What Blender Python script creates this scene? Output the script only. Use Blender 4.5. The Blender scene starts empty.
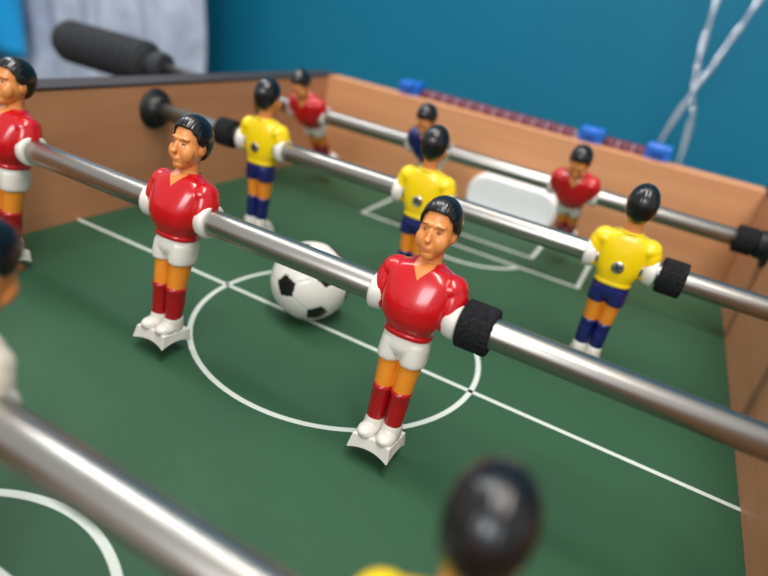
import bpy, bmesh, math, random
from mathutils import Matrix, Vector
import numpy as np
H=0.16
sc=bpy.context.scene
COL=sc.collection
sc.view_settings.view_transform='Standard'
def lin(c):
    out=[]
    for v in c:
        v=v/255.0
        out.append(v/12.92 if v<=0.04045 else ((v+0.055)/1.055)**2.4)
    return tuple(out)+(1.0,)
def mat(name,rgb,rough=0.4,metal=0.0,coat=0.0,var=0.0,vscale=40,bump=0.0,bscale=200,spec=0.5,sss=0.0,vec=(1,1,1)):
    m=bpy.data.materials.new(name); m.use_nodes=True
    nt=m.node_tree; b=nt.nodes['Principled BSDF']
    b.inputs['Base Color'].default_value=lin(rgb)
    b.inputs['Roughness'].default_value=rough
    b.inputs['Metallic'].default_value=metal
    b.inputs['Coat Weight'].default_value=coat
    b.inputs['Coat Roughness'].default_value=0.1
    b.inputs['Specular IOR Level'].default_value=spec
    tc=nt.nodes.new('ShaderNodeTexCoord'); mp=nt.nodes.new('ShaderNodeMapping')
    mp.inputs['Scale'].default_value=vec
    nt.links.new(tc.outputs['Object'],mp.inputs['Vector'])
    if var>0:
        n=nt.nodes.new('ShaderNodeTexNoise'); n.inputs['Scale'].default_value=vscale; n.inputs['Detail'].default_value=6
        nt.links.new(mp.outputs[0],n.inputs['Vector'])
        r=nt.nodes.new('ShaderNodeValToRGB')
        c=lin(rgb)
        r.color_ramp.elements[0].position=0.3; r.color_ramp.elements[1].position=0.7
        r.color_ramp.elements[0].color=tuple(x*(1-var) for x in c[:3])+(1,)
        r.color_ramp.elements[1].color=tuple(min(1,x*(1+var)) for x in c[:3])+(1,)
        nt.links.new(n.outputs['Fac'],r.inputs['Fac']); nt.links.new(r.outputs['Color'],b.inputs['Base Color'])
    if bump>0:
        n=nt.nodes.new('ShaderNodeTexNoise'); n.inputs['Scale'].default_value=bscale; n.inputs['Detail'].default_value=4
        nt.links.new(mp.outputs[0],n.inputs['Vector'])
        bp=nt.nodes.new('ShaderNodeBump'); bp.inputs['Strength'].default_value=bump; bp.inputs['Distance'].default_value=0.001
        nt.links.new(n.outputs['Fac'],bp.inputs['Height']); nt.links.new(bp.outputs['Normal'],b.inputs['Normal'])
    return m
M={}
M['red']=mat('red_plastic',(188,8,20),0.24,coat=0.4)
M['sockred']=mat('sock_red_plastic',(160,8,18),0.34,coat=0.2)
M['yellow']=mat('yellow_plastic',(242,206,4),0.3,coat=0.3)
M['navy']=mat('navy_plastic',(20,28,92),0.35,coat=0.2)
M['white']=mat('white_plastic',(220,216,206),0.38,coat=0.15,var=0.03)
M['cream']=mat('cream_plastic',(216,208,190),0.4,coat=0.2)
M['skin']=mat('skin_plastic',(220,138,72),0.38,coat=0.15)
M['leg']=mat('leg_plastic',(228,138,36),0.4,coat=0.15)
M['hair']=mat('hair_black',(11,10,11),0.28,coat=0.3)
M['dark']=mat('dark_paint',(104,56,30),0.4)
M['slot']=mat('screw_slot',(30,28,26),0.6)
M['lip']=mat('lip_paint',(202,112,66),0.4)
M['steel']=mat('brushed_steel',(178,174,167),0.33,metal=1.0,bump=0.06,bscale=900,var=0.04,vscale=300,vec=(.02,1,1))
M['screw']=mat('screw_steel',(190,188,182),0.3,metal=1.0)
M['rubber']=mat('black_foam',(26,26,28),0.95,bump=1.0,bscale=800,var=0.6,vscale=900,spec=.25)
M['grip']=mat('grip_rubber',(38,39,42),0.65,var=0.3,vscale=300,bump=.5,bscale=400)
M['black']=mat('black_plastic',(20,20,22),0.45)
M['green']=mat('field_green',(40,79,53),0.62,var=0.04,vscale=30,bump=0.12,bscale=1500,spec=.35)
M['line']=mat('line_white',(196,204,196),0.5)
M['goal']=mat('goal_lit_opening',(250,253,255),0.35)  # near-white colour stands in for outside light in the goal opening
M['blue']=mat('blue_clip',(22,105,210),0.35,coat=0.2)
M['maroon']=mat('maroon_bead',(92,26,46),0.5,var=0.3,vscale=300)
M['beadw']=mat('bead_white',(160,130,145),0.4)
M['rim']=mat('dark_rim',(52,44,44),0.5)
M['wall']=mat('wall_teal',(0,108,138),0.6,var=0.06,vscale=3,spec=.3)
M['floor']=mat('floor_grey',(95,90,85),0.6,var=0.1,vscale=8)
M['cloth']=mat('cloth_grey',(180,190,206),0.9,var=0.2,vscale=22)
M['cyan']=mat('cloth_cyan',(0,165,232),0.7,var=0.1,vscale=10)
M['cable']=mat('cable_silver',(235,238,245),0.1,metal=0.8)
def wood(name,c1,c2,vec,rough=0.48):
    m=bpy.data.materials.new(name); m.use_nodes=True; nt=m.node_tree; b=nt.nodes['Principled BSDF']
    b.inputs['Roughness'].default_value=rough
    tc=nt.nodes.new('ShaderNodeTexCoord'); mp=nt.nodes.new('ShaderNodeMapping'); mp.inputs['Scale'].default_value=vec
    n=nt.nodes.new('ShaderNodeTexNoise'); n.inputs['Scale'].default_value=14; n.inputs['Detail'].default_value=10; n.inputs['Roughness'].default_value=0.6
    r=nt.nodes.new('ShaderNodeValToRGB'); r.color_ramp.elements[0].position=0.3; r.color_ramp.elements[1].position=0.7
    r.color_ramp.elements[0].color=lin(c1); r.color_ramp.elements[1].color=lin(c2)
    nt.links.new(tc.outputs['Object'],mp.inputs['Vector']); nt.links.new(mp.outputs[0],n.inputs['Vector'])
    nt.links.new(n.outputs['Fac'],r.inputs['Fac']); nt.links.new(r.outputs['Color'],b.inputs['Base Color'])
    return m
M['woodY']=wood('wood_side',(178,121,84),(190,134,95),(5,0.6,8))
M['woodX']=wood('wood_end',(198,136,92),(212,151,105),(0.6,5,8))

# ---------- mesh helpers (units of H, baked to metres at the end)
def finish(name,bm,mats,smooth=True,scale=H,remesh=None,smoothit=0,bevel=None,facemat=None):
    me=bpy.data.meshes.new(name)
    bmesh.ops.recalc_face_normals(bm,faces=bm.faces)
    bm.to_mesh(me); bm.free()
    if remesh or bevel:
        o=bpy.data.objects.new('tmp',me); COL.objects.link(o)
        if remesh:
            md=o.modifiers.new('r','REMESH'); md.mode='VOXEL'; md.voxel_size=remesh; md.adaptivity=0
            if smoothit:
                s=o.modifiers.new('s','SMOOTH'); s.factor=0.5; s.iterations=smoothit
        if bevel:
            b=o.modifiers.new('b','BEVEL'); b.width=bevel; b.segments=3; b.limit_method='ANGLE'
        dg=bpy.context.evaluated_depsgraph_get()
        me2=bpy.data.meshes.new_from_object(o.evaluated_get(dg))
        bpy.data.objects.remove(o); me=me2; me.name=name
    me.materials.clear()
    for m in mats: me.materials.append(M[m])
    if facemat:
        for p in me.polygons: p.material_index=facemat(p.center)
    for p in me.polygons: p.use_smooth=smooth
    me.transform(Matrix.Scale(scale,4))
    return me
def ell(bm,c,r,u=32,v=20,rot=None):
    mtx=Matrix.Translation(c)@(rot or Matrix.Identity(4))@Matrix.Diagonal((r[0],r[1],r[2],1))
    bmesh.ops.create_uvsphere(bm,u_segments=u,v_segments=v,radius=1,matrix=mtx)
def box(bm,lo,hi,mi=0):
    c=[(a+b)/2 for a,b in zip(lo,hi)]; s=[b-a for a,b in zip(lo,hi)]
    r=bmesh.ops.create_cube(bm,size=1,matrix=Matrix.Translation(c)@Matrix.Diagonal((s[0],s[1],s[2],1)))
    fs=set()
    for v in r['verts']: fs.update(v.link_faces)
    for f in fs: f.material_index=mi
def cr(P,sub):
    out=[]; P=[np.array(p,float) for p in P]
    for i in range(len(P)-1):
        p0=P[max(i-1,0)];p1=P[i];p2=P[i+1];p3=P[min(i+2,len(P)-1)]
        for k in range(sub):
            f=k/sub
            out.append(.5*((2*p1)+(p2-p0)*f+(2*p0-5*p1+4*p2-p3)*f*f+(3*p1-p0-3*p2+p3)*f**3))
    out.append(P[-1]); return out
def loft(bm,rings,n=32,e=2.0,cap=True,mi=0,sub=1):
    if sub>1: rings=cr(rings,sub)
    prev=None; first=None
    for (cx,cy,z,rx,ry) in rings:
        vs=[]
        for i in range(n):
            a=2*math.pi*i/n; c=math.cos(a); s=math.sin(a)
            x=math.copysign(abs(c)**(2/e),c)*rx; y=math.copysign(abs(s)**(2/e),s)*ry
            vs.append(bm.verts.new((cx+x,cy+y,z)))
        if prev:
            for i in range(n):
                f=bm.faces.new((prev[i],prev[(i+1)%n],vs[(i+1)%n],vs[i])); f.material_index=mi
        else: first=vs
        prev=vs
    if cap:
        bm.faces.new(first[::-1]).material_index=mi; bm.faces.new(prev).material_index=mi
def revolve_x(bm,prof,n=40,mi=0):
    prev=None
    for k,(x,r) in enumerate(prof):
        vs=[bm.verts.new((x,r*math.cos(2*math.pi*i/n),r*math.sin(2*math.pi*i/n))) for i in range(n)]
        if prev:
            for i in range(n):
                f=bm.faces.new((prev[i],prev[(i+1)%n],vs[(i+1)%n],vs[i])); f.material_index=mi
        else: bm.faces.new(vs[::-1]).material_index=mi
        prev=vs
    bm.faces.new(prev).material_index=mi
def obj(name,me,parent=None,loc=(0,0,0),rot=(0,0,0)):
    o=bpy.data.objects.new(name,me); COL.objects.link(o)
    o.parent=parent; o.location=[a*H for a in loc]; o.rotation_euler=rot
    return o

# ---------- player template meshes (front = -Y, origin at rod axis)
LX=.0235
def skin_mesh():
    bm=bmesh.new()
    ell(bm,(0,.006,.188),(.039,.050,.053))
    ell(bm,(0,-.006,.164),(.036,.043,.045))
    ell(bm,(0,-.014,.144),(.029,.035,.032))
    ell(bm,(0,-.032,.124),(.016,.015,.013))
    ell(bm,(0,-.046,.166),(.0060,.011,.019),rot=Matrix.Rotation(math.radians(-14),4,'X'))
    ell(bm,(0,-.056,.1570),(.0068,.008,.007))
    ell(bm,(0,-.038,.188),(.027,.011,.008))
    for s in (-1,1):
        ell(bm,(s*.017,-.030,.154),(.019,.017,.024))
        ell(bm,(s*.038,.004,.168),(.005,.011,.016))
        loft(bm,[(s*.0255,0,-.09,.028,.034),(s*.0255,-.002,-.15,.0262,.032),(s*.024,-.004,-.20,.0245,.028),(s*.024,-.004,-.235,.022,.024)],n=48,sub=6)
    ell(bm,(0,-.0435,.1405),(.012,.008,.004)); ell(bm,(0,-.0425,.1345),(.010,.008,.004))
    loft(bm,[(0,.006,-.11,.045,.03),(0,.006,.06,.04,.028),(0,.006,.09,.030,.027),(0,.006,.11,.025,.025),(0,.004,.14,.025,.026)],n=48)
    return finish('player_skin',bm,['skin','leg'],remesh=.0016,smoothit=10,facemat=lambda c:1 if c.z<-.05 else 0)
def hair_mesh():
    bm=bmesh.new(); nu,nv=160,48
    C=Vector((0,.007,.188)); R=Vector((.0455,.0570,.0605))
    def lim(phi):
        p=abs(phi)/math.pi
        pts=[(0,60),(.18,62),(.30,76),(.36,96),(.44,102),(.50,96),(.58,118),(.75,146),(1,158)]
        for (a,x),(b,y) in zip(pts,pts[1:]):
            if a<=p<=b:
                t=(p-a)/(b-a); t=t*t*(3-2*t); return math.radians(x+(y-x)*t)
    rows=[]
    for j in range(nv+1):
        row=[]
        for i in range(nu):
            phi=-math.pi+2*math.pi*i/nu
            inner = j==nv
            t=min(j,nv-1)/(nv-1)
            th=0.02+t*(lim(phi)-0.02)
            d=Vector((math.sin(th)*math.sin(phi),-math.sin(th)*math.cos(phi),math.cos(th)))
            k=1.0
            k+=.007*math.sin(d.x*38+d.y*5+1.5*math.sin(d.z*4))*(0.2+0.8*math.sin(th))
            k+=.07*max(0,-d.y)*max(0,d.z)*1.3
            k+=.22*max(0,-d.z-.35)*max(0,d.y+.2)
            if t>.93: k*=1-.03*((t-.93)/.07)
            if inner: k*=.80
            row.append(bm.verts.new((C.x+d.x*R.x*k,C.y+d.y*R.y*k,C.z+d.z*R.z*k)))
        rows.append(row)
    for j in range(nv):
        for i in range(nu):
            bm.faces.new((rows[j][i],rows[j][(i+1)%nu],rows[j+1][(i+1)%nu],rows[j+1][i]))
    bm.faces.new(rows[0]); bm.faces.new(rows[-1])
    return finish('player_hair',bm,['hair'])
def shirt_mesh(m):
    bm=bmesh.new()
    loft(bm,[(0,.004,.104,.026,.026),(0,.003,.098,.038,.033),(0,.001,.087,.064,.042),(0,-.002,.066,.081,.050),(0,-.006,.035,.081,.058),
             (0,-.009,.005,.078,.062),(0,-.008,-.025,.070,.060),(0,-.004,-.046,.060,.053),(0,-.001,-.057,.056,.048),(0,-.001,-.064,.058,.050),(0,-.001,-.072,.056,.048)],e=2.5,n=96,sub=6)
    for s in (-1,1):
        ell(bm,(s*.066,.001,.060),(.036,.039,.033),48,32)
        loft(bm,[(s*.064,0,.085,.012,.014),(s*.071,0,.07,.027,.030),(s*.078,0,.05,.029,.036),(s*.082,-.002,.025,.027,.039),(s*.083,-.002,0,.022,.040),(s*.080,0,-.018,.018,.038),(s*.075,0,-.032,.010,.026)],n=64,sub=6)
    for k in range(64):
        a=2*math.pi*k/64; c=max(0,math.cos(a))
        x=.033*math.sin(a)*(1-.4*c); y=-.034*math.cos(a)+.003-.015*c*c
        z=.099-.036*c**3
        ell(bm,(x,y,z),(.0055,.0055,.0055),10,8)
    def fm(c):
        return 1 if (c.y<0 and c.z>.068+abs(c.x)*1.3 and abs(c.x)<.023) else 0
    return finish('player_shirt',bm,[m,'skin'],remesh=.0018,smoothit=10,facemat=fm)
def shorts_mesh(m):
    bm=bmesh.new()
    loft(bm,[(0,0,-.056,.053,.045),(0,0,-.08,.056,.047),(0,0,-.100,.058,.047),(0,0,-.116,.05,.040)],e=2.3,n=64,sub=5)
    for s in (-1,1):
        loft(bm,[(s*.026,0,-.085,.030,.044),(s*.0275,-.001,-.11,.0305,.044),(s*.028,-.002,-.131,.030,.042),(s*.028,-.002,-.139,.028,.039)],e=2.2,n=64,sub=5)
    return finish('player_shorts',bm,[m],remesh=.0022,smoothit=7)
def sock_mesh(m,s):
    bm=bmesh.new(); x=s*LX
    loft(bm,[(x,-.004,-.210,.020,.024),(x,-.004,-.208,.0248,.0305),(x,-.004,-.220,.0252,.031),(x,-.004,-.224,.0238,.0285),
             (x,-.001,-.245,.0245,.029),(x,0,-.275,.023,.026),(x,-.001,-.30,.022,.024),(x,-.001,-.32,.022,.024)],e=2)
    return finish('player_sock',bm,[m])
def boot_mesh(s):
    bm=bmesh.new()
    loft(bm,[(s*LX,.002,-.298,.0225,.026),(s*LX,.002,-.314,.0245,.031),(s*LX,0,-.345,.025,.034)],sub=4)
    ell(bm,(s*.0250,-.024,-.332),(.0240,.034,.018),rot=Matrix.Rotation(s*math.radians(5),4,'Z'))
    ell(bm,(s*.0255,-.036,-.336),(.0220,.020,.014))
    return finish('player_boot',bm,['white'],remesh=.0022,smoothit=6)
def block_mesh():
    bm=bmesh.new(); n=16
    def zb(y): return -.380+.016*(1-(abs(y+.006)/.058)**2)
    rows=[]
    for ix in range(13):
        u=-1+2*ix/12
        lo=[];hi=[]
        for k in range(n+1):
            y=-.062+.112*k/n
            yy=y+(0.010*(1-u*u) if k<n/2 else -0.006*(1-u*u))*abs(k-n/2)/(n/2)
            hi.append(bm.verts.new((u*.049,yy*.90,-.338)))
            lo.append(bm.verts.new((u*.055,yy,zb(max(-.064,min(.052,y)))+.009*(1-u*u))))
        rows.append((lo,hi))
    for (l0,h0),(l1,h1) in zip(rows,rows[1:]):
        for k in range(n):
            bm.faces.new((l0[k],l0[k+1],l1[k+1],l1[k])); bm.faces.new((h0[k],h1[k],h1[k+1],h0[k+1]))
        bm.faces.new((l0[0],l1[0],h1[0],h0[0])); bm.faces.new((l0[n],h0[n],h1[n],l1[n]))
    for l,h in (rows[0],rows[-1]): bm.faces.new(l+h[::-1])
    return finish('foot_block',bm,['white'],smooth=False,bevel=.003)
def cuff_mesh(s):
    bm=bmesh.new()
    revolve_x(bm,[(s*.070,.036),(s*.080,.044),(s*.098,.0465),(s*.104,.0455),(s*.107,.042),(s*.107,.034)])
    return finish('rod_cuff',bm,['white'])
def screw_mesh():
    bm=bmesh.new()
    loft(bm,[(0,0,0,.019,.019),(0,0,.006,.019,.019),(0,0,.009,.016,.016),(0,0,.010,.008,.008)],n=28)
    box(bm,(-.013,-.0026,.004),(.013,.0026,.0112),1); box(bm,(-.0026,-.013,.004),(.0026,.013,.0112),1)
    bmesh.ops.rotate(bm,cent=(0,0,0),matrix=Matrix.Rotation(math.radians(30),3,'Z'),verts=bm.verts)
    bmesh.ops.rotate(bm,cent=(0,0,0),matrix=Matrix.Rotation(-math.pi/2,3,'X'),verts=bm.verts)
    bmesh.ops.translate(bm,vec=(0,.050,-.006),verts=bm.verts)
    me=bpy.data.meshes.new('screw'); bmesh.ops.recalc_face_normals(bm,faces=bm.faces); bm.to_mesh(me); bm.free()
    me.materials.append(M['screw']); me.materials.append(M['slot']); me.transform(Matrix.Scale(H,4))
    return me
def eye_mesh(s):
    bm=bmesh.new()
    ell(bm,(s*.0145,-.0430,.1765),(.0060,.0035,.0018),12,8)
    return finish('eye',bm,['dark'])
def brow_mesh(s):
    bm=bmesh.new()
    ell(bm,(s*.015,-.0448,.1885),(.0100,.004,.0014),12,8,rot=Matrix.Rotation(s*math.radians(8),4,'Y'))
    return finish('eyebrow',bm,['dark'])
def mouth_mesh():
    bm=bmesh.new(); ell(bm,(0,-.0490,.1378),(.008,.0035,.0018),12,8)
    return finish('mouth',bm,['lip'])
PM={'skin':skin_mesh(),'hair':hair_mesh(),'block':block_mesh(),'screw':screw_mesh(),'mouth':mouth_mesh()}
for s in (-1,1):
    PM['boot',s]=boot_mesh(s); PM['cuff',s]=cuff_mesh(s); PM['eye',s]=eye_mesh(s); PM['brow',s]=brow_mesh(s)
for m in ('red','yellow','navy','cream'):
    PM['shirt',m]=shirt_mesh(m)
for m in ('white','navy'):
    PM['shorts',m]=shorts_mesh(m)
for m in ('sockred','navy'):
    for s in (-1,1): PM['sock',m,s]=sock_mesh(m,s)
KIT={'red':('red','white','sockred'),'yellow':('yellow','navy','navy'),'bluekeeper':('navy','white','sockred'),'whitekeeper':('cream','navy','navy')}
def player(kit,parent,x,back=False):
    sh,so,sk=KIT[kit]
    p=obj('player_figure',PM['skin'],parent,(x,0,0),(0,0,math.pi if back else 0))
    lab={'red':'player in red shirt, white shorts and red socks','yellow':'player in yellow shirt, navy shorts and navy socks',
         'bluekeeper':'goalkeeper in dark blue shirt and white shorts','whitekeeper':'goalkeeper in cream white shirt and navy shorts'}[kit]
    p['label']=lab
    obj('hair',PM['hair'],p); obj('shirt',PM['shirt',sh],p); obj('shorts',PM['shorts',so],p)
    obj('foot_block',PM['block'],p); obj('screw',PM['screw'],p); obj('mouth',PM['mouth'],p)
    for s in (-1,1):
        obj('sock',PM['sock',sk,s],p); obj('boot',PM['boot',s],p); obj('rod_cuff',PM['cuff',s],p)
        obj('eye',PM['eye',s],p); obj('eyebrow',PM['brow',s],p)
    return p
# foam bumper: cylinder with a slightly rough surface and worn edges
random.seed(4)
bm=bmesh.new()
pr=[(-.036,.034),(-.036,.050),(-.033,.0545)]+[(-.033+.066*k/24,.0545) for k in range(1,25)]+[(.036,.050),(.036,.034)]
revolve_x(bm,pr,n=120)
for v in bm.verts:
    r=math.hypot(v.co.y,v.co.z)
    if r>.048:
        f=1+random.uniform(-.014,.010); v.co.y*=f; v.co.z*=f; v.co.x+=random.uniform(-.0006,.0006)
BUMP=finish('foam_bumper',bm,['rubber'],smooth=True)
bm=bmesh.new()
prof=[(0,.034),(0,.070),(.012,.085),(.05,.09),(.065,.082),(.08,.060),(.11,.060),(.125,.10)]
x=.135
for k in range(13):
    prof+=[(x,.102),(x+.010,.123),(x+.030,.123),(x+.040,.102)]; x+=.050
prof+=[(x,.11),(x+.03,.10),(x+.045,.06)]
revolve_x(bm,prof,n=32); HAND=finish('handle_grip',bm,['grip'],smooth=False)
W=1.21
def shaft(x0,x1):
    bm=bmesh.new(); revolve_x(bm,[(x0,.030),(x0+.004,.034),(x1-.004,.034),(x1,.030)],n=64)
    return finish('rod_shaft',bm,['steel'])
def rod(y,z,tilt,players,bumps,x0,x1,handle,label):
    e=bpy.data.objects.new('foosball_rod',None); COL.objects.link(e)
    e.empty_display_size=.02
    e.location=(0,y*H,z*H); e.rotation_euler=(math.radians(tilt),0,0)
    e['label']=label; e['category']='foosball rod'; e['group']='foosball rods across the table'
    obj('rod_shaft',shaft(x0,x1),e)
    for (kit,px,back) in players: player(kit,e,px,back)
    for b in bumps: obj('foam_bumper',BUMP,e,(b,0,0),(0,0,math.pi if b<0 else 0))
    if handle<0: obj('handle_grip',HAND,e,(-1.90,0,0),(0,0,math.pi))
    else: obj('handle_grip',HAND,e,(1.90,0,0))
RZ=.405
YD=-1.118
rod(-.362,RZ,-8.5,[('red',-1.015,0),('red',-.338,0),('red',.355,0)],[.500],-2.0,1.5,-1,'steel rod with three red-shirted players above the centre circle')
rod(.387,RZ,-1,[('yellow',-.645,1),('yellow',.045,1),('yellow',.72,1)],[-.82,.872],-1.5,2.0,1,'steel rod with three yellow-shirted players seen from behind')
rod(1.13,RZ,38,[('red',-.925,0),('bluekeeper',-.25,0),('red',.44,0)],[1.12],-2.0,1.5,-1,'steel rod with two red defenders and blue goalkeeper near goal')
rod(YD,RZ+.008,-25,[('yellow',-.74,1),('whitekeeper',-.045,1),('yellow',.695,1)],[],-1.5,2.0,1,'steel rod with yellow defenders and white-shirted goalkeeper')

# ---------- table
YE=1.74; TH=.12; ZT=.50; ZB=-.35
T=bpy.data.objects.new('foosball_table',None); COL.objects.link(T); T.location=(0,0,-.75)
T['label']='small foosball table with wooden sides and green field'; T['category']='foosball table'
TZ=.75/H
def tobj(name,me,loc=(0,0,0),rot=(0,0,0)):
    return obj(name,me,T,(loc[0],loc[1],loc[2]+TZ),rot)
LW=.018; LZ=.0012
bm=bmesh.new()
box(bm,(-W,-YE,-.06),(W,YE,0))
def strip(pts,w=LW,closed=False):
    n=len(pts); vs=[]
    for i in range(n):
        p=Vector(pts[i])
        a=Vector(pts[(i-1)%n]) if (closed or i>0) else p
        b=Vector(pts[(i+1)%n]) if (closed or i<n-1) else p
        d=(b-a).normalized(); nn=Vector((-d.y,d.x))*w/2
        vs.append((bm.verts.new((p.x+nn.x,p.y+nn.y,LZ)),bm.verts.new((p.x-nn.x,p.y-nn.y,LZ))))
    for i in range(n if closed else n-1):
        a=vs[i]; b=vs[(i+1)%n]
        f=bm.faces.new((a[0],a[1],b[1],b[0])); f.material_index=1
strip([(-W,0),(W,0)],w=.016)
strip([(.462*math.cos(2*math.pi*k/128),.462*math.sin(2*math.pi*k/128)) for k in range(128)],w=.016,closed=True)
CX=.04
for sg in (1,-1):
    strip([(CX-.555-LW/2,sg*1.09),(CX+.555+LW/2,sg*1.09)])
    for s in (-1,1):
        strip([(CX+s*.555,sg*(1.09+LW/2)),(CX+s*.555,sg*YE)])
        strip([(CX+s*.30,sg*(1.26+LW/2)),(CX+s*.30,sg*YE)])
    strip([(CX-.30-LW/2,sg*1.26),(CX+.30+LW/2,sg*1.26)])
    a0=math.acos(.13/.31)
    strip([(0+.31*math.sin(-a0+2*a0*k/40)+ (CX if sg>0 else -.035),sg*(1.22-.31*math.cos(-a0+2*a0*k/40))-(.028 if sg<0 else 0)) for k in range(41)])
me=bpy.data.meshes.new('playing_field'); bm.to_mesh(me); bm.free(); me.materials.append(M['green']); me.materials.append(M['line']); me.transform(Matrix.Scale(H,4))
tobj('playing_field',me)
def boxobj(name,lo,hi,m,bev=.004):
    bm=bmesh.new(); c=[(a+b)/2 for a,b in zip(lo,hi)]
    box(bm,[a-b for a,b in zip(lo,c)],[a-b for a,b in zip(hi,c)])
    return tobj(name,finish(name,bm,[m],smooth=False,bevel=bev),c)
for s in (-1,1):
    boxobj('side_panel',(min(s*W,s*(W+TH)),-YE-TH,ZB),(max(s*W,s*(W+TH)),YE+TH,ZT),'woodY')
    boxobj('side_rim',(min(s*W,s*(W+TH))-.003,-YE-TH-.003,ZT),(max(s*W,s*(W+TH))+.003,YE+TH+.003,ZT+.012),'rim')
    boxobj('end_panel',(-W,min(s*YE,s*(YE+TH)),ZB),(W,max(s*YE,s*(YE+TH)),ZT+.008),'woodX')
    boxobj('table_leg',(s*1.1-.1,YE-.2,-TZ),(s*1.1+.1,YE,ZB),'woodX')
    boxobj('table_leg',(s*1.1-.1,-YE,-TZ),(s*1.1+.1,-YE+.2,ZB),'woodX')
# goal: raised plate in place of the lit opening
bm=bmesh.new(); n=12
gx,gz,gr=.25,.115,.10; pts=[]
for cx,cz,a0 in ((gx-gr,gz-gr,0),(-gx+gr,gz-gr,90),(-gx+gr,-gz+gr,180),(gx-gr,-gz+gr,270)):
    for k in range(n+1):
        a=math.radians(a0+90*k/n); pts.append((cx+gr*math.cos(a),cz+gr*math.sin(a)))
N=len(pts); rr=[]
for (yy,f) in ((0,1.0),(-.085,1.0),(-.100,.985),(-.106,.95)):
    rr.append([bm.verts.new((x*f,yy,z*(1-(1-f)*1.6))) for x,z in pts])
for a,b in zip(rr,rr[1:]):
    for i in range(N): bm.faces.new((a[i],a[(i+1)%N],b[(i+1)%N],b[i]))
bm.faces.new(rr[-1]); bm.faces.new(rr[0][::-1])
G=finish('goal',bm,['goal'],smooth=False)
tobj('goal',G,(.085,YE,gz+.002))
tobj('goal',G,(.0,-YE,gz+.002),(0,0,math.pi))
# bearings
bm=bmesh.new(); revolve_x(bm,[(-.05,.038),(-.05,.050),(-.045,.055),(-.012,.057),(-.012,.080),(-.004,.083),(0,.083)]); BR=finish('rod_bearing',bm,['black'])
for y in (YD,-.362,.387,1.13):
    tobj('rod_bearing',BR,(W,y,RZ)); tobj('rod_bearing',BR,(-W,y,RZ),(0,0,math.pi))
# score counter on end panel
SY=YE+TH+.01; SZ=ZT+.012
for xx in (-.71,.36,.70):
    bm=bmesh.new(); box(bm,(-.060,-.05,-.07),(.060,.07,.065)); box(bm,(-.040,-.10,.03),(.040,0,.07))
    tobj('counter_clip',finish('counter_clip',bm,['blue'],smooth=False,bevel=.008),(xx,SY,SZ))
bm=bmesh.new(); revolve_x(bm,[(-.72,.015),(.70,.015)]); tobj('counter_wire',finish('counter_wire',bm,['steel']),(0,SY,SZ))
bm=bmesh.new(); revolve_x(bm,[(-.0325,.036),(-.028,.041),(.028,.041),(.0325,.036)],n=24)
BD=finish('score_bead',bm,['maroon'])
bm=bmesh.new(); revolve_x(bm,[(-.005,.016),(-.005,.037),(.005,.037),(.005,.016)],n=24)
BW=finish('score_bead',bm,['beadw'])
xx=-.60
while xx<.62:
    if abs(xx-.36)>.095:
        tobj('score_bead',BD,(xx,SY,SZ)); tobj('score_bead',BW,(xx+.038,SY,SZ))
    xx+=.076

# ---------- ball
def ball():
    bm=bmesh.new(); bmesh.ops.create_icosphere(bm,subdivisions=6,radius=1)
    ph=(1+5**.5)/2
    V=[]
    for a in (-1,1):
        for b in (-ph,ph): V+=[(0,a,b),(a,b,0),(b,0,a)]
    V=np.array(V,float); V/=np.linalg.norm(V[0])
    F=[]
    for i in range(12):
        for j in range(i+1,12):
            for k in range(j+1,12):
                if V[i]@V[j]>.4 and V[j]@V[k]>.4 and V[i]@V[k]>.4:
                    c=V[i]+V[j]+V[k]; F.append(c/np.linalg.norm(c))
    F=np.array(F)
    dp,dh=0.9394,0.9149
    K=.974
    P=np.array([v.co[:] for v in bm.verts]); P/=np.linalg.norm(P,axis=1)[:,None]
    S=np.concatenate([P@V.T/dp*K,P@F.T/dh],axis=1)
    SS=np.sort(S,axis=1); gap=SS[:,-1]-SS[:,-2]
    for v,p,g in zip(bm.verts,P,gap):
        k=1-.014*math.exp(-(g/.012)**2); v.co=Vector(p*k)
    for f in bm.faces:
        c=np.array(f.calc_center_median()[:]); c/=np.linalg.norm(c)
        s=np.concatenate([V@c/dp*K,F@c/dh])
        f.material_index=1 if s.argmax()<12 else 0
    R=Vector((.8759,.448,.1788)); D=Vector((.3468,-.3271,-.879)); Fw=Vector((-.3354,.832,-.4419))
    p0=(R*-.51+D*.15+Fw*-.85).normalized(); p1=(R*.26+D*.85+Fw*-.46).normalized()
    v0=Vector(V[0]); j=[k for k in range(1,12) if V[0]@V[k]>.4][0]; v1=Vector(V[j])
    def fr(a,b):
        z=a.normalized(); x=(b-z*b.dot(z)).normalized(); y=z.cross(x); return Matrix((x,y,z)).transposed()
    rot=fr(p0,p1)@fr(v0,v1).transposed()
    bmesh.ops.rotate(bm,cent=(0,0,0),matrix=rot,verts=bm.verts)
    me=bpy.data.meshes.new('soccer_ball'); bm.to_mesh(me); bm.free()
    for m in (mat('ball_white',(222,218,210),0.3,coat=.2),mat('ball_black',(16,16,18),0.3,coat=.2)): me.materials.append(m)
    for p in me.polygons: p.use_smooth=True
    r=.129
    me.transform(Matrix.Scale(r*H,4))
    o=obj('soccer_ball',me,None,(-.147,.026,r+.001))
    o['label']='small white toy soccer ball with black pentagons on green field'; o['category']='ball'
ball()

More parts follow.
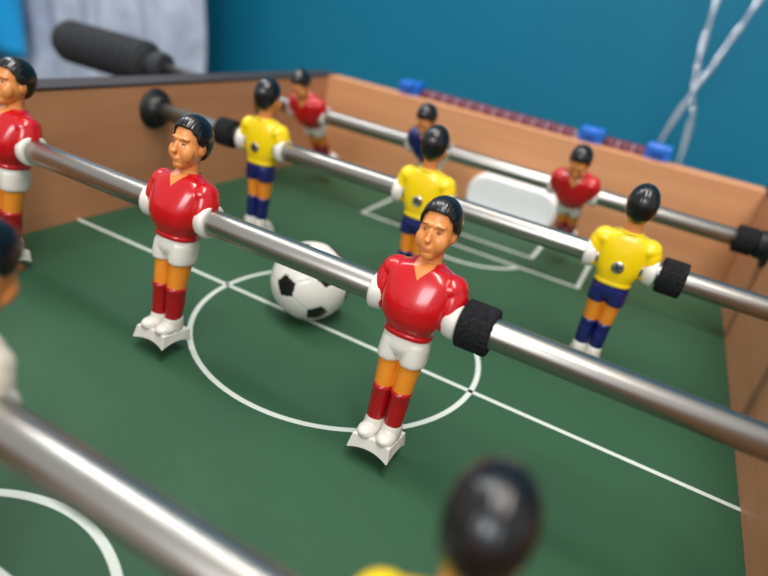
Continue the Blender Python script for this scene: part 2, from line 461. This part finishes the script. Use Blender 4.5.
# ---------- room
def struct(name,lo,hi,m):
    me=bpy.data.meshes.new(name); bm=bmesh.new(); box(bm,lo,hi); bm.to_mesh(me); bm.free(); me.materials.append(M[m])
    o=bpy.data.objects.new(name,me); COL.objects.link(o); o['kind']='structure'; return o
struct('floor',(-3.2,-2.5,-.80),(3.2,1.12,-.75),'floor')
struct('wall_back',(-3.2,1.12,-.80),(3.2,1.2,1.8),'wall')
def cloth(name,x0,x1,z0,z1,y,m,amp,freq,label,cat):
    bm=bmesh.new(); nx,nz=120,40; g=[]
    for j in range(nz+1):
        row=[]
        for i in range(nx+1):
            u=i/nx; v=j/nz
            x=x0+(x1-x0)*u+.05*math.sin(v*3); z=z0+(z1-z0)*v
            yy=y+amp*math.sin(u*freq+math.sin(v*4)*.8)+amp*.45*math.sin(u*freq*2.3+v*9)+amp*.25*math.sin(u*freq*1.3-v*23)
            row.append(bm.verts.new((x,yy,z)))
        g.append(row)
    for j in range(nz):
        for i in range(nx): bm.faces.new((g[j][i],g[j][i+1],g[j+1][i+1],g[j+1][i]))
    me=finish(name,bm,[m]); o=obj(name,me); 
    md=o.modifiers.new('s','SOLIDIFY'); md.thickness=.003
    o['label']=label; o['category']=cat
cloth('hanging_cloth',-10.6,-6.15,-4.6,5,6.0,'cloth',.18,19,'pale grey hanging cloth with soft folds beside the wall','cloth')
cloth('cyan_cloth',-12.6,-9.42,-1.10,5,5.4,'cyan',.1,9,'bright cyan fabric hanging over the grey cloth','cloth')
def cable(pts,label):
    path=[Vector(p) for p in cr(pts,20)]
    bm=bmesh.new()
    for off in (-.016,.016):
        prev=None
        for k,p in enumerate(path):
            w=k*.5
            c=p+Vector((off*math.cos(w),off*math.sin(w),0))
            vs=[bm.verts.new((c.x+.015*math.cos(a*math.pi/5),c.y+.015*math.sin(a*math.pi/5),c.z)) for a in range(10)]
            if prev:
                for a in range(10): bm.faces.new((prev[a],prev[(a+1)%10],vs[(a+1)%10],vs[a]))
            prev=vs
    me=finish('hanging_cable',bm,['cable'])
    o=obj('hanging_cable',me); o['label']=label; o['category']='cable'; o['group']='silvery cables hanging by the wall'
cable([(.5,5.83,5),(.67,5.83,1.54),(.78,5.83,.69),(.92,5.83,-.07),(1.2,5.83,-4.5)],'thin silvery cable hanging along the teal wall')
cable([(1.9,5.7,5),(1.03,5.7,1.6),(.87,5.7,.97),(.65,5.7,.07),(-.2,5.7,-4.5)],'thin silvery cable crossing in front of the other')

# ---------- light
w=bpy.data.worlds.new('w'); sc.world=w; w.use_nodes=True
bg=w.node_tree.nodes['Background']; bg.inputs[0].default_value=(.78,.80,.82,1); bg.inputs[1].default_value=.68
def area(loc,target,sx,sy,e,col):
    l=bpy.data.lights.new('ceiling_and_front_lamp','AREA'); l.shape='RECTANGLE'; l.size=sx; l.size_y=sy; l.energy=e; l.color=col
    o=bpy.data.objects.new('ceiling_and_front_lamp',l); COL.objects.link(o); o.location=loc
    o.rotation_euler=(Vector(target)-Vector(loc)).to_track_quat('-Z','Y').to_euler()
area((.3,-.3,1.5),(0,.1,0),.18,1.2,22,(1,.96,.9))
area((-1.0,.2,1.6),(0,.1,0),.18,1.2,14,(.96,.98,1))
area((.2,-1.6,.9),(0,.6,0),.8,.5,15,(.95,.97,1))  # unseen front fill, below ceiling height, lights the goal end

# ---------- camera
cd=bpy.data.cameras.new('cam'); cam=bpy.data.objects.new('cam',cd); COL.objects.link(cam); sc.camera=cam
cd.sensor_width=36; cd.lens=36*585/768; cd.clip_start=.005
right=Vector((.8759,.448,.1788)); up=Vector((-.3468,.3271,.879)); bk=Vector((.3354,-.832,.4419))
m=Matrix((right,up,bk)).transposed().to_4x4()
m.translation=Vector((.7156,-1.4707,1))*H
cam.matrix_world=m
cd.dof.use_dof=True; cd.dof.focus_distance=1.38*H; cd.dof.aperture_fstop=6.2
